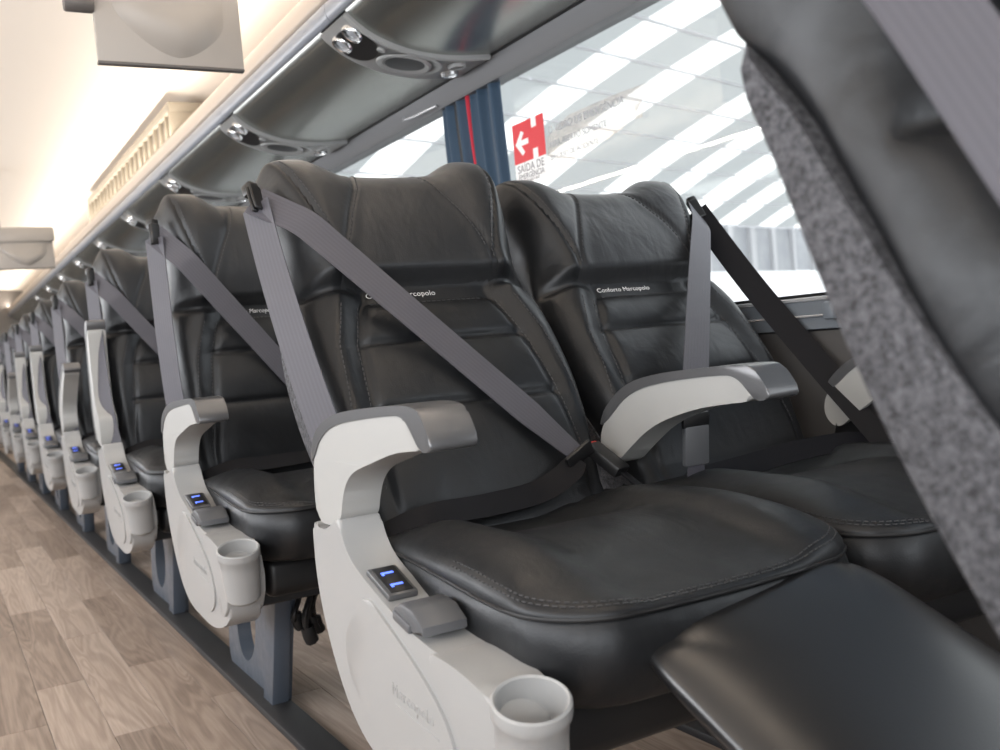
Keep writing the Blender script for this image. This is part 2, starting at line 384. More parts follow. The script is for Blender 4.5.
ORD = ['nearest', 'second', 'third', 'fourth', 'fifth', 'sixth', 'seventh', 'eighth', 'ninth', 'tenth']
_ps = {}
def service_panel(y, label):
    t = empty('service_panel', (0, y, 0)); tag(t, label, 'service panel', 'service panels under the luggage rack')
    def put(key, fn, m, parent):
        if key not in _ps: _ps[key] = fn()
        return link(key.split('#')[0], _ps[key], parent, m)
    hw = .088
    def plate():
        V, F = [], []; xs = np.linspace(.988, 1.392, 24); rows = [(-hw, .0), (-hw, .010), (-hw+.006, .014), (-hw+.012, .010), (hw-.012, .010), (hw-.006, .014), (hw, .010), (hw, 0)]
        for x in xs:
            fm = frame_at(x, 0); k = (x-.988)/.404; wv = 1+.10*k
            for yy, d in rows: p = fm @ Vector((0, 0, d)); V.append((p.x, yy*wv, p.z))
        L = len(rows)
        for i in range(len(xs)-1):
            for j in range(L-1): a = i*L+j; F.append((a, a+1, a+L+1, a+L))
        F.append(tuple(range(L))); F.append(tuple(range((len(xs)-1)*L, len(xs)*L))[::-1])
        return mesh('panel_plate', V, F, True, 35)
    pl = put('panel_plate', plate, PSUM, t)
    def disc(x, yy, prof, sx=1, sy=1, n=28, dz=.010):
        mm = frame_at(x, 0); mm = Matrix.Translation((0, yy, 0)) @ mm @ Matrix.Translation((0, 0, dz)); V, F = lathe_geo(prof, n, mm, sx, sy); return mesh('m', V, F, True, 40)
    put('lamp_recess', lambda: disc(1.050, .0, [(.001, .002), (.085, .002), (.085, -.003)], .66, .88), BLACK, t)
    put('speaker_ring', lambda: disc(1.175, -.008, [(.050, 0), (.062, .006), (.066, .004), (.068, 0)], 1.12, .95), PSUM, t)
    put('speaker_ring#o', lambda: disc(1.190, -.010, [(.066, 0), (.074, .004), (.079, .003), (.081, 0)], 1.12, .93), PSUM, t)
    put('speaker_mesh', lambda: disc(1.175, -.008, [(.001, .005), (.030, .004), (.052, .001)], 1.12, .95), MESH, t)
    for j, (x, yy) in enumerate(((1.024, -.044), (1.028, .036))):
        lamp = put('reading_lamp#%d' % j, lambda: disc(x, yy, [(.021, .001), (.022, .008), (.026, .010), (.0285, .007), (.030, 0)]), CHROME, t)
        put('lamp_lens#%d' % j, lambda: disc(x, yy, [(.0005, .007), (.012, .006), (.0215, .002)]), LENS, lamp)
    put('call_button', lambda: disc(1.095, -.050, [(.0005, .007), (.009, .006), (.011, 0)], 1.3, .8), PSUM, t)
    put('air_nozzle', lambda: disc(1.315, -.040, [(.017, .001), (.018, .009), (.0215, .010), (.0245, 0)], 1.1, 1), PSUM, t)
    put('air_nozzle#b', lambda: disc(1.335, .040, [(.017, .001), (.018, .009), (.0215, .010), (.0245, 0)], 1.1, 1), CHROME, t)
    put('nozzle_core', lambda: disc(1.315, -.040, [(.0005, .006), (.011, .004), (.017, .001)], 1.1, 1), BLACK, t)
    return t
vis = [y for y in PSY if 2 < y < 11]
for k, y in enumerate(vis):
    lab = ['grey service panel with reading lamps and speaker nearest the camera, above the blue curtain',
           'grey service panel behind the top of the front aisle headrest, second from the camera'][k] if k < 2 else \
        '%s service panel from the camera along the dark rack underside' % ORD[k]
    service_panel(y, lab)

# ================================================================== SEATS
L_BACK = .69
WT = np.array([(0, .196), (.06, .205), (.12, .213), (.2, .221), (.28, .222), (.34, .217), (.40, .211), (.44, .207), (.48, .207), (.53, .212), (.58, .219), (.63, .222), (.70, .215)])
def w_at(t): return np.interp(t, *_ws)
_cw = crom(WT, 6); _ws = (_cw[:, 0], _cw[:, 1])
def top_at(x):
    a = np.abs(x); return .628 + .029*ss(a, .075, .145) - .050*ss(a, .188, .222)
def xs_seam(t): return np.interp(t, [0, .06, .16, .27, .36, .39], [.160, .160, .150, .137, .108, .108])
def x_in(t): return np.interp(t, [.37, .425, .45, .50, .55, .605, .67], [.130, .128, .122, .103, .080, .062, .055])
def x_out(t): return np.interp(t, [.37, .425, .47, .52, .57, .63, .67], [.140, .138, .150, .166, .180, .190, .190])
def Fr(x, t):
    """front surface height of the leather back at (x across, t up)"""
    a = np.abs(x); xs = xs_seam(t); low = 1-ss(t, .362, .386)
    f = .046 + .016*np.exp(-((t-.15)/.12)**2) - .004*np.exp(-((t-.36)/.05)**2)
    ins = 1-ss(a, xs-.004, xs+.006)
    f = f + low*.020*ss(a, xs+.002, xs+.05)
    for t0, t1 in ((0.0, .155), (.155, .274), (.274, .348)):
        s = np.clip((t-t0)/(t1-t0), 0, 1); f = f + low*ins*.009*np.clip(4*s*(1-s), 0, 1)**.6*(t < .5)
    for tc in (.155, .274): f = f - low*.004*np.exp(-((t-tc)/.006)**2)*(1-ss(a, xs, xs+.02))
    f = f - low*.003*np.exp(-((a-xs)/.005)**2)
    h = ss(t, .376, .404)
    f = f + h*(.028 + .010*np.exp(-((t-.48)/.07)**2) - .012*ss(t, .55, .64) + .026*ss(a, x_in(t)-.03, x_out(t)+.01)*(.25+.75*ss(t, .43, .56)))
    f = f - h*.0045*np.exp(-((a-x_in(t))/.004)**2) - h*.006*np.exp(-((a-x_out(t))/.004)**2)
    f = f - h*.022*ss(a, x_out(t)+.008, .225)
    f = f - h*.007*np.exp(-((x+.005)/.014)**2-((t-.612)/.006)**2)
    f = f - .030*ss(a, .150, .205)*np.exp(-((t-.405)/.045)**2)
    return f
def back_surf(u, v, front=True):
    t0 = v*L_BACK
    w = w_at(np.minimum(t0, .66)); x = u*w; T = top_at(x); t = -.07 + v*(T+.07); w = w_at(np.clip(t, 0, .66)); x = u*w
    e = np.sqrt(np.clip(1-np.abs(u)**7, 0, 1)) * np.sqrt(np.clip(1-np.clip((v-.88)/.12, 0, 1)**2.4, 0, 1))*(.55+.45*ss(v, 0, .04))
    return x, t, (Fr(x, t)*e if front else -np.interp(t, [0, .2, .34, .43, .49, .53, .6], [.026, .030, .036, .047, .060, .072, .066])*np.sqrt(np.clip(1-np.abs(u)**24, 0, 1))*np.sqrt(np.clip(1-np.clip((v-.88)/.12, 0, 1)**2.4, 0, 1))), e
def back_meshes():
    nu, nv = 104, 168
    us = np.sin(np.linspace(-1, 1, nu)*math.pi/2*.86)/math.sin(math.pi/2*.86); vs = 1-(1-np.linspace(0, 1, nv))**1.06
    V, F, H = [], [], []; U, Vv = np.meshgrid(us, vs)
    idx = {}
    for side in (0, 1):
        x, t, n, e = back_surf(U, Vv, side == 0)
        for j in range(nv):
            for i in range(nu):
                rim = i in (0, nu-1) or j == nv-1
                if side and rim: idx[1, j, i] = idx[0, j, i]; continue
                idx[side, j, i] = len(V); V.append((x[j, i], -n[j, i], t[j, i]))
        for j in range(nv-1):
            for i in range(nu-1):
                q = (idx[side, j, i], idx[side, j, i+1], idx[side, j+1, i+1], idx[side, j+1, i])
                if side: q = q[::-1]
                if len(set(q)) < 4: q = tuple(dict.fromkeys(q))
                if len(q) < 3: continue
                xc = (x[j, i]+x[j, i+1])/2; tc = (t[j, i]+t[j+1, i])/2
                (H if side == 0 and tc > .381 and abs(xc) < x_out(tc) and vs[j] < .985 else F).append(q)
    def sub(name, faces):
        used = sorted({k for f in faces for k in f}); mp = {k: i for i, k in enumerate(used)}
        return mesh(name, [V[k] for k in used], [tuple(mp[k] for k in f) for f in faces], True, 0)
    return sub('backrest', F), sub('headrest', H)
def bp(x, t, off=0.0):   # point on the leather back surface, in backrest space (y = -n)
    T = float(top_at(np.array(x))); t = min(t, T*.985); v = (t+.07)/(T+.07); u = min(abs(x)/w_at(min(max(t, 0), .66)), 1)
    e = math.sqrt(max(0, 1-u**7))*math.sqrt(max(0, 1-max(0, (v-.88)/.12)**2.4))
    return np.array([x, -(float(Fr(np.array(x), np.array(t)))*e+off), t])
def dashes(V, F, P, r=.0011, dash=.0055, gap=.0035):
    P = np.asarray(P); s = np.r_[0, np.cumsum(np.linalg.norm(np.diff(P, axis=0), axis=1))]; d = 0
    while d+dash < s[-1]:
        q = [[np.interp(d+k*dash, s, P[:, c]) for c in range(3)] for k in (0, .5, 1)]
        add_tube(V, F, q, r, 4); d += dash+gap
def back_stitch():
    V, F = [], []
    for sg in (-1, 1):
        ts = np.linspace(.41, .625, 60)
        dashes(V, F, [bp(sg*(x_out(t)-.007), t, .0005) for t in ts]); dashes(V, F, [bp(sg*(x_in(t)-.006), t, .0003) for t in ts[6:]])
        ts = np.linspace(.04, .350, 80); dashes(V, F, [bp(sg*(xs_seam(t)+.009), t, .0003) for t in ts])
        dashes(V, F, [bp(sg*(xs_seam(t)+.040), t, .0003) for t in ts])
    dashes(V, F, [bp(x, .350, .0003) for x in np.linspace(-.10, .10, 60)])
    return mesh('stitching', V, F, True, 60)
def shell_mesh():
    """carpeted back shell: wedge behind the leather, thin at the top"""
    V, F = [], []; ts = np.linspace(-.06, .53, 38)
    ring = []
    for t in ts:
        w = w_at(max(t, 0))+.002-.02*ss(t, .49, .53); f0 = np.interp(t, [-.03, .1, .2, .26, .44, .53], [.0, -.002, -.009, -.020, -.045, -.064]); rr = -.078+.012*ss(t, .47, .53)
        pr = [(-w, f0), (w, f0), (w, rr+.006), (w-.006, rr), (-w+.006, rr), (-w, rr+.006)]
        for x, n in pr: V.append((x, -n, t))
    for i in range(len(ts)-1):
        for k in range(6): a = i*6+k; b = i*6+(k+1) % 6; F.append((a, b, b+6, a+6))
    F.append(tuple(range(6))[::-1]); F.append(tuple(range((len(ts)-1)*6, len(ts)*6)))
    return mesh('back_shell', V, F, True, 50)
# cushion ---------------------------------------------------------------
def rr_outline(n, x0, x1, y0, y1, rr, rf):
    """rounded rectangle; front (y0) corners radius rf, rear corners rr; slight bow on the front"""
    P = []
    for cx, cy, r, a0 in ((x1-rf, y0+rf, rf, -90), (x1-rr, y1-rr, rr, 0), (x0+rr, y1-rr, rr, 90), (x0+rf, y0+rf, rf, 180)):
        for k in range(13): a = R(a0+90*k/12); P.append((cx+r*math.cos(a), cy+r*math.sin(a)))
    P = np.array(P+[P[0]]); s = np.r_[0, np.cumsum(np.linalg.norm(np.diff(P, axis=0), axis=1))]; q = np.linspace(0, s[-1], n, endpoint=False)
    X = np.interp(q, s, P[:, 0]); Y = np.interp(q, s, P[:, 1])
    Y = Y - .018*np.clip(1-(X/.2)**2, 0, 1)*ss(-Y, .25, .42)
    return np.stack([X, Y], 1)
OUT = rr_outline(160, -.212, .238, -.500, .03, .05, .082); OC = np.array([0, -.21])
def cush_h(x, y):
    a = np.abs(x-.004); front = ss(-y, .10, .27)
    d = ss(a, .03, .15)
    z = .486 + .040*np.maximum(d, front*.72)*ss(-y, -.02, .16) - .030*ss(-y, .30, .50)*(1-.45*ss(x, .05, .2)) + .006*ss(y, -.12, .02)
    z = z + .010*ss(x, .08, .19)*ss(-y, .1, .3)
    z = z - .004*np.exp(-((a-.120+.02*ss(-y, 0, .3))/.010)**2)*(1-front)
    return z
def cush_z(q, s):
    k = np.clip((s-.56)/.44, 0, 1); k = 1-np.sqrt(np.clip(1-k*k, 0, 1)); zr = .496-.022*ss(-q[:, 1], .10, .42)
    return cush_h(q[:, 0], q[:, 1])*(1-k)+zr*k
def cushion_mesh():
    V, F = [], []; n = len(OUT); rings = []
    for s in np.r_[.04, np.linspace(.1, .88, 26), .92, .95, .97, .985, .995, 1.0]:
        q = OC+(OUT-OC)*s; z = cush_z(q, s)
        rings.append(np.c_[q, z])
    nrm = OUT-OC; nrm = nrm/np.linalg.norm(nrm, axis=1)[:, None]
    zt = rings[-1][:, 2]
    for f, o in ((.02, .0), (.05, -.0035), (.09, 0), (.3, .006), (.55, .004), (.8, -.008), (.93, -.018), (1, -.030)):
        q = OUT+nrm*o; rings.append(np.c_[q, zt*(1-f)+.372*f])
    q = OC+(OUT-OC)*.5; rings.append(np.c_[q, np.full(n, .370)])
    for r_ in rings: V += [tuple(v) for v in r_]
    for i in range(len(rings)-1):
        for k in range(n): a = i*n+k; b = i*n+(k+1) % n; F.append((a, a+n, b+n, b))
    F.append(tuple(range(n))); F.append(tuple((len(rings)-1)*n+k for k in range(n))[::-1])
    bm = bmesh.new(); me = mesh('t', V, F); bm.from_mesh(me); return from_bm('cushion', bm, 0)
def ring_path(s, dz=0, part=None):
    q = OC+(OUT-OC)*s; z = cush_z(q, s)+dz
    P = np.c_[q, z]; return P if part is None else P[part]
def cush_stitch():
    V, F = [], []; n = len(OUT); half = np.arange(n)
    # front half of the ring, starting from the outline's first point (front right)
    keep = [k for k in list(range(112, n))+list(range(0, 46))]
    for s in (.955, .975): dashes(V, F, ring_path(s, .0005)[keep], .0010)
    return mesh('cushion_stitching', V, F, True, 60)
def cush_pipe():
    V, F = [], []; P = ring_path(1.0, -.003); P = np.r_[P, P[:1]]; add_tube(V, F, P, .0024, 6); return mesh('cushion_piping', V, F, True, 60)

# side console, local coordinates: x from seat centre, y from the hinge line, z up -------------------
CX0, CX1 = -.272, -.214
PIV = (-.035, .560)
RIDGE = [(-.100, .546), (-.108, .520), (-.128, .497), (-.165, .479), (-.255, .449), (-.325, .434), (-.375, .430), (-.425, .424), (-.465, .410)]
CONS = [(.0, .528)] + [(-.012, .527), (-.022, .522), (-.050, .523), (-.080, .535)] + RIDGE + \
       [(-.480, .395), (-.490, .360), (-.488, .310), (-.470, .283), (-.425, .263), (-.370, .250), (-.330, .246), (-.290, .246), (-.250, .249), (-.190, .252), (-.135, .262), (-.085, .290), (-.045, .335), (-.012, .395), (.004, .450), (.004, .500)]
def smooth_poly(P, it=2):
    P = np.array(P, float)
    for _ in range(it):
        Q = np.roll(P, -1, 0); P = np.stack([.75*P+.25*Q, .25*P+.75*Q], 1).reshape(-1, 2)
    return P
def console_mesh():
    bm = bmesh.new(); add_prism(bm, smooth_poly(CONS), CX0, CX1, 'X', .007, 3)
    return from_bm('side_console', bm, 30)
def emboss_mesh():
    """leaf-shaped raised field on the aisle face with a bevelled border"""
    P = smooth_poly([(-.165, .466), (-.235, .437), (-.315, .402), (-.372, .365), (-.392, .325), (-.375, .290), (-.330, .272), (-.25, .272), (-.18, .282), (-.125, .315), (-.075, .380)], 3)
    bm = bmesh.new(); add_prism(bm, P, CX0-.0035, CX0+.004, 'X', .003, 2); return from_bm('console_field', bm, 30)
def bulge_mesh():
    """front bulge of the console that runs into the cup holder"""
    P = smooth_poly([(-.345, .431), (-.395, .431), (-.445, .424), (-.490, .412), (-.505, .37), (-.490, .31), (-.450, .285), (-.425, .30), (-.415, .345), (-.39, .385), (-.355, .415)], 2)
    bm = bmesh.new(); add_prism(bm, P, CX0-.006, CX1+.006, 'X', .006, 3); return from_bm('console_front', bm, 30)
CUP = (-.250, -.506)
def cup_mesh():
    prof = [(.001, .322), (.026, .322), (.031, .328), (.0345, .385), (.0350, .405), (.0378, .409), (.0385, .416), (.0378, .4235), (.0355, .4255), (.0335, .4235), (.0325, .410), (.029, .338), (.001, .336)]
    V, F = lathe_geo(prof, 40, Matrix.Translation((CUP[0]-.002, CUP[1], .375)) @ Matrix.Rotation(R(16), 4, 'X') @ Matrix.Rotation(R(-5), 4, 'Y') @ Matrix.Translation((0, 0, -.375))); return mesh('cup_holder', V, F, True, 35)
def slope_frame(y, x=-.243):
    """frame on the console's top slope; local x across the seat, local y up the slope, z out"""
    ys = [p[0] for p in RIDGE][::-1]; zs = [p[1] for p in RIDGE][::-1]
    z = np.interp(y, ys, zs); sl = (np.interp(y+.02, ys, zs)-np.interp(y-.02, ys, zs))/.04
    t = Vector((0, 1, sl)).normalized(); xx = Vector((1, 0, 0)); n = xx.cross(t); m = Matrix.Identity(4)
    for r_ in range(3): m[r_][0] = xx[r_]; m[r_][1] = t[r_]; m[r_][2] = n[r_]; m[r_][3] = (x, y, z)[r_]
    return m
def xf(me, m): me.transform(m); me.update(); return me
def mk_box(name, lo, hi, m=Matrix.Identity(4), bev=.002, seg=2):
    bm = bmesh.new(); add_box(bm, lo, hi, bev, seg); return xf(from_bm(name, bm), m)
def lever_mesh():
    m = slope_frame(-.290, -.246)
    bm = bmesh.new()
    add_prism(bm, [(-.044, .010), (-.042, .020), (-.016, .029), (.014, .026), (.034, .012), (.036, .002), (-.012, .002), (-.020, .010)], -.030, .026, 'X', .004, 2)
    bm2 = [(v.co.copy()) for v in bm.verts]
    return xf(from_bm('recline_lever', bm, 30), m)
def lever_grip():
    m = slope_frame(-.292, -.246); bm = bmesh.new(); add_box(bm, (-.033, -.014, .001), (-.026, .030, .013), .003, 2); return xf(from_bm('lever_grip', bm), m)

ARM1 = smooth_poly([(-.008, .535), (-.014, .600), (-.032, .632), (-.085, .660), (-.160, .671), (-.300, .680), (-.325, .680), (-.364, .643), (-.335, .641), (-.285, .636), (-.217, .620), (-.160, .607), (-.130, .590), (-.112, .565), (-.102, .540), (-.07, .531), (-.04, .528)], 3)
ARM1CAP = smooth_poly([(-.010, .606), (-.022, .636), (-.045, .655), (-.095, .673), (-.165, .682), (-.31, .690), (-.340, .689), (-.358, .686), (-.370, .678), (-.386, .652), (-.384, .642), (-.360, .641), (-.352, .650), (-.328, .674), (-.318, .677), (-.30, .679), (-.165, .669), (-.095, .659), (-.05, .640), (-.028, .618)], 2)
ARM2 = smooth_poly([(-.015, .570), (-.028, .606), (-.085, .652), (-.165, .669), (-.300, .680), (-.335, .680), (-.374, .644), (-.300, .638), (-.241, .630), (-.152, .606), (-.088, .566), (-.052, .540), (-.03, .545)], 3)
ARM2CAP = smooth_poly([(-.018, .598), (-.035, .628), (-.090, .666), (-.165, .682), (-.30, .690), (-.350, .691), (-.370, .687), (-.394, .655), (-.392, .646), (-.370, .643), (-.362, .650), (-.338, .674), (-.31, .679), (-.165, .668), (-.095, .650), (-.045, .612)], 2)
def arm_meshes(key, P, C, xc, w):
    def shift(q): return [(y-PIV[0], z-PIV[1]) for y, z in q]
    bm = bmesh.new(); add_prism(bm, shift(P), xc-w/2, xc+w/2, 'X', .008, 3); a = from_bm('armrest', bm, 42)
    bm = bmesh.new(); add_prism(bm, shift(C), xc-w/2-.002, xc+w/2+.002, 'X', .006, 3); c = from_bm('armrest_cap', bm, 42)
    return a, c
# pedestal
def pedestal_mesh():
    bm = bmesh.new()
    outer = smooth_poly([(-.245, .320), (-.285, .310), (-.290, .285), (-.245, .19), (-.185, .03), (-.175, 0), (-.130, 0), (-.02, .0), (.18, .0), (.205, .04), (.19, .10), (.16, .20), (.15, .315), (.10, .322)], 1)
    a = np.linspace(0, 2*math.pi, 28, endpoint=False)
    hole = np.stack([.055+.062*np.cos(a)-.028*np.sin(a), .135+.085*np.sin(a)+.0*np.cos(a)], 1)
    # split the plate into two halves round the hole so that it is really open
    x0, x1 = -.118, -.086
    def ring(P, x): return [bm.verts.new((x, p[0], p[1])) for p in P]
    n = 96
    def resamp(P):
        P = np.r_[P, P[:1]]; s = np.r_[0, np.cumsum(np.linalg.norm(np.diff(P, axis=0), axis=1))]; q = np.linspace(0, s[-1], n, endpoint=False)
        return np.stack([np.interp(q, s, P[:, 0]), np.interp(q, s, P[:, 1])], 1)
    def byang(P):
        c = np.array([.055, .135]); return P
    O = resamp(np.array(outer)); c = np.array([.020, .150]); H = []
    for p in O:
        an = math.atan2((p-c)[1], (p-c)[0]); H.append(c+np.array([.078*math.cos(an)-.030*math.sin(an), .098*math.sin(an)]))
    H = np.array(H)
    oa, ob, ha, hb = ring(O, x0), ring(O, x1), ring(H, x0), ring(H, x1)
    for k in range(n):
        j = (k+1) % n
        bm.faces.new((oa[k], oa[j], ha[j], ha[k])); bm.faces.new((ob[j], ob[k], hb[k], hb[j]))
        bm.faces.new((oa[j], oa[k], ob[k], ob[j])); bm.faces.new((ha[k], ha[j], hb[j], hb[k]))
    return from_bm('pedestal', bm, 35)
def front_post():
    bm = bmesh.new(); add_prism(bm, [(-.300, .315), (-.300, .29), (-.195, .012), (-.190, 0), (-.120, 0), (-.150, .06), (-.215, .23), (-.225, .315)], -.134, -.098, 'X', .005, 2)
    return from_bm('pedestal_post', bm, 30)
def frame_mesh():
    bm = bmesh.new()
    add_box(bm, (-.20, -.40, .315), (.215, -.02, .368), .006, 1)
    add_box(bm, (-.20, -.36, .27), (.215, -.32, .315), .004, 1); add_box(bm, (-.20, -.09, .27), (.215, -.05, .315), .004, 1)
    add_box(bm, (-.205, -.33, .285), (-.13, -.05, .33), .004, 1)
    return from_bm('seat_frame', bm)
def loom_mesh():
    V, F = [], []
    for k, (x, y, z, r) in enumerate(((-.075, -.30, .175, .007), (-.060, -.285, .19, .005), (-.088, -.27, .20, .006), (-.03, -.22, .17, .006))):
        add_tube(V, F, crom([(x, y+.02, .31), (x+.012, y, .26), (x-.006, y-.01, .22), (x, y, z)], 5), r, 6); add_tube(V, F, [(x, y, z+.02), (x+.004, y, z), (x+.010, y+.004, z-.012)], r*2.1, 8)
    return mesh('cable_loom', V, F, True, 60)
def shroud_mesh():
    bm = bmesh.new(); add_box(bm, (-.185, -.425, .295), (.195, -.05, .372), .02, 3); return from_bm('cushion_shroud', bm)
def leg_rest_mesh():
    """thick padded calf rest sloping down from the cushion's front edge; local y down the slope"""
    V, F = [], []; nx, ny = 40, 44; w, l = .168, .43
    def prm(k): return np.sin(np.linspace(-1, 1, k)*math.pi/2*.93)/math.sin(math.pi/2*.93)
    X, Yv = np.meshgrid(prm(nx), prm(ny)); idx = {}
    for side in (1, -1):
        for j in range(ny):
            for i in range(nx):
                rim = i in (0, nx-1) or j in (0, ny-1)
                if side < 0 and rim: idx[-1, j, i] = idx[1, j, i]; continue
                u, v = X[j, i], Yv[j, i]
                e = math.sqrt(max(0, 1-abs(u)**4.5))*math.sqrt(max(0, 1-abs(v)**6))
                m_ = max(abs(u), abs(v)); cr = m_/((abs(u)**7+abs(v)**7)**(1/7)+1e-9) if m_ > 1e-6 else 1
                z = (.026*e*(1+.12*math.cos(u*1.5)) if side > 0 else -.030*e)
                idx[side, j, i] = len(V); V.append((u*w*cr*(1-.035*v), v*l/2*cr, z))
        for j in range(ny-1):
            for i in range(nx-1):
                q = (idx[side, j, i], idx[side, j, i+1], idx[side, j+1, i+1], idx[side, j+1, i]); q = tuple(dict.fromkeys(q))
                if len(q) > 2: F.append(q if side > 0 else q[::-1])
    return mesh('leg_rest', V, F, True, 60)

ME = {}
def cached(k, fn):
    if k not in ME: ME[k] = fn()
    return ME[k]
ME['backrest'], ME['headrest'] = back_meshes()
def text_on_back():
    me = text_mesh('embroidered_text', 'Conforto Marcopolo', .0135, .0003, 1.05)
    for v in me.vertices:
        x, y, z = v.co; t = .3615+y; X = x-.042; p = bp(X, t, .0006+max(z, 0)); v.co = (p[0], p[1], p[2])
    return me

def make_seat(x, y, ang, arm, label, side='aisle', group='leather coach seats', bo=0):
    """side 'aisle': console and armrest at -x, belt from the aisle shoulder; 'window': armrests both sides, belt mirrored"""
    s = empty('coach_seat', (x, y, 0)); tag(s, label, 'seat', group)
    sg = -1 if side == 'aisle' else 1
    P = lambda k, name, fn, m, par: link(name, cached(k, fn), par, m)
    cu = P('cushion', 'cushion', cushion_mesh, LEATHER, s)
    P('cpipe', 'piping', cush_pipe, PIPING, cu); tag(P('cst', 'stitching', cush_stitch, STITCH, cu), kind='stuff')
    P('shroud', 'cushion_shroud', shroud_mesh, BLACK, s)
    P('frame', 'seat_frame', frame_mesh, BLACKM, s)
    P('loom', 'cable_loom', loom_mesh, BLACK, s)
    br = link('backrest', ME['backrest'], s, LEATHER); br.location = (0, 0, .50); br.rotation_euler = (-R(ang), 0, 0)
    link('headrest', ME['headrest'], br, HEADM)
    P('shell', 'back_shell', shell_mesh, PILE, br)
    tag(P('bst', 'stitching', back_stitch, STITCH, br), kind='stuff')
    P('txt', 'embroidered_text', text_on_back, WHITE, br)
    # ---- belt, in backrest space
    rot = Matrix.Rotation(-R(ang), 4, 'X'); inv = rot.inverted(); O = Vector((0, 0, .50))
    tosp = lambda p: np.array(inv @ (Vector(p)-O))
    g0 = np.array([sg*.238, -.054, .552])          # belt guide at the shoulder
    tong = tosp((-sg*.128, -.056, .570)) if side == 'aisle' else tosp((-.165, -.135, .598))
    K = 48; q = np.linspace(0, 1, K+1)[:, None]; path = g0*(1-q)+tong*q
    lim = np.array([max(-(bp(p[0]+sg*.8*d_, max(p[2]-.6*d_, 0))[1]) for d_ in (-.02, -.01, 0, .01, .02))+.004 for p in path]); lim[:4] = -1; nn_ = np.maximum(-path[:, 1], lim); lim[0] = -g0[1]; lim[-1] = -tong[1]
    nv = -path[:, 1].copy(); nv = np.maximum(nv, lim); nv[0], nv[-1] = -g0[1], -tong[1]
    for i in range(K+1):       # taut: upper concave envelope of the leather under the belt
        best = nv[i]
        for a_ in range(0, i):
            for b_ in range(i+1, K+1):
                best = max(best, nv[a_]+(nv[b_]-nv[a_])*(i-a_)/(b_-a_))
        path[i, 1] = -best
    nrm = []
    for k in range(K+1):
        a = (1-k/K); n = np.array([sg*(.15+.45*a**3), -1, .12]); nrm.append(n/np.linalg.norm(n))
    wd = np.interp(np.linspace(0, 1, K+1), [0, .85, 1], [.050, .048, .030 if side == 'aisle' else .044])
    link('shoulder_belt', ribbon_mesh('shoulder_belt', path, nrm, wd), br, BELT)
    # belt run from the guide down the outer side
    if side == 'aisle':
        low = tosp((sg*.228, -.085, .50))
        pth = crom([g0+np.array([0, .0, -.01]), np.array([sg*.238, -.046-bo, .44]), np.array([sg*.242, -.058-bo, .30]), np.array([sg*.240, -.068-bo, .14]), low], 8); nn = [np.array([sg*.85, -.55, 0.05])]*len(pth)
    else:
        low = tosp((sg*.208, -.195, .515)); pth = crom([g0, g0*.66+low*.34+np.array([0, .01, 0]), g0*.33+low*.67+np.array([0, .008, 0]), low], 8); nn = [np.array([-.75, -.65, 0.1])]*len(pth)
    link('side_belt', ribbon_mesh('side_belt', pth, nn, .054-.3*bo if side == 'aisle' else .046), br, BELT if side == 'aisle' else BELTSH)
    gp = Matrix.Translation(Vector(g0)) @ Matrix.Rotation(sg*-.5, 4, 'Z')
    gd = link('belt_guide', cached('guide', lambda: belt_guide()), br, BLACK); gd.matrix_basis = gp
    # tongue, buckle and lap belt in seat space
    tg = link('belt_tongue', cached('tongue', lambda: mk_box('belt_tongue', (-.026, -.004, -.012), (.026, .004, .012), Matrix.Identity(4), .003)), s, BLACK)
    tg.location = (-sg*.130, -.060, .568); tg.rotation_euler = (.3, sg*.5, 0)
    bk = link('belt_buckle', cached('buckle', lambda: mk_box('belt_buckle', (-.017, -.009, -.066), (.017, .009, 0), Matrix.Identity(4), .003)), s, BLACK)
    rb = link('release_button', cached('button', lambda: mk_box('release_button', (-.0145, -.0065, -.004), (.0145, .0065, .0045), Matrix.Identity(4), .002)), bk, RED)
    st = link('buckle_stalk', cached('stalk', lambda: mk_box('buckle_stalk', (-.008, -.0015, -.125), (.008, .0015, -.06), Matrix.Identity(4), .0005)), bk, BELTSH)
    if side == 'aisle':
        bk.location = (.168, -.036, .575); bk.rotation_euler = Vector((-.035, .085, .068)).to_track_quat('Z', 'Y').to_euler()
        lp = crom([(-.205, -.07, .500), (-.19, -.078, .508), (-.13, -.082, .522), (-.04, -.070, .520), (.05, -.062, .524), (.10, -.064, .543), (.128, -.060, .562)], 8)
    else:
        bk.location = (-.165, -.135, .500); bk.rotation_euler = (R(-8), 0, 0); tg.location = (-.165, -.139, .602); tg.rotation_euler = (.1, 0, 0)
        gp_ = link('grip_sleeve', cached('sleeve', lambda: mk_box('grip_sleeve', (-.024, -.005, -.062), (.024, .005, 0), Matrix.Identity(4), .003)), tg, LEVER); gp_.location = (0, 0, -.008)
        sp_ = link('lower_strap', cached('lstrap', lambda: ribbon_mesh('lower_strap', [(0, 0, -.055), (.001, .001, -.08), (0, .002, -.105), (.002, .0, -.13)], [(0, -1, 0)]*4, [.030, .034, .036, .034])), tg, BELT)
        lp = crom([(.222, -.165, .515), (.17, -.150, .528), (.08, -.120, .524), (-.02, -.10, .512), (-.12, -.10, .505), (-.165, -.11, .50)], 8)
    nn = [np.array([0, -.75, .66])]*len(lp)
    link('lap_belt', ribbon_mesh('lap_belt', lp, nn, np.interp(np.linspace(0, 1, len(lp)), [0, .1, .9, 1], [.030, .038, .038, .026])), s, BELTSH)
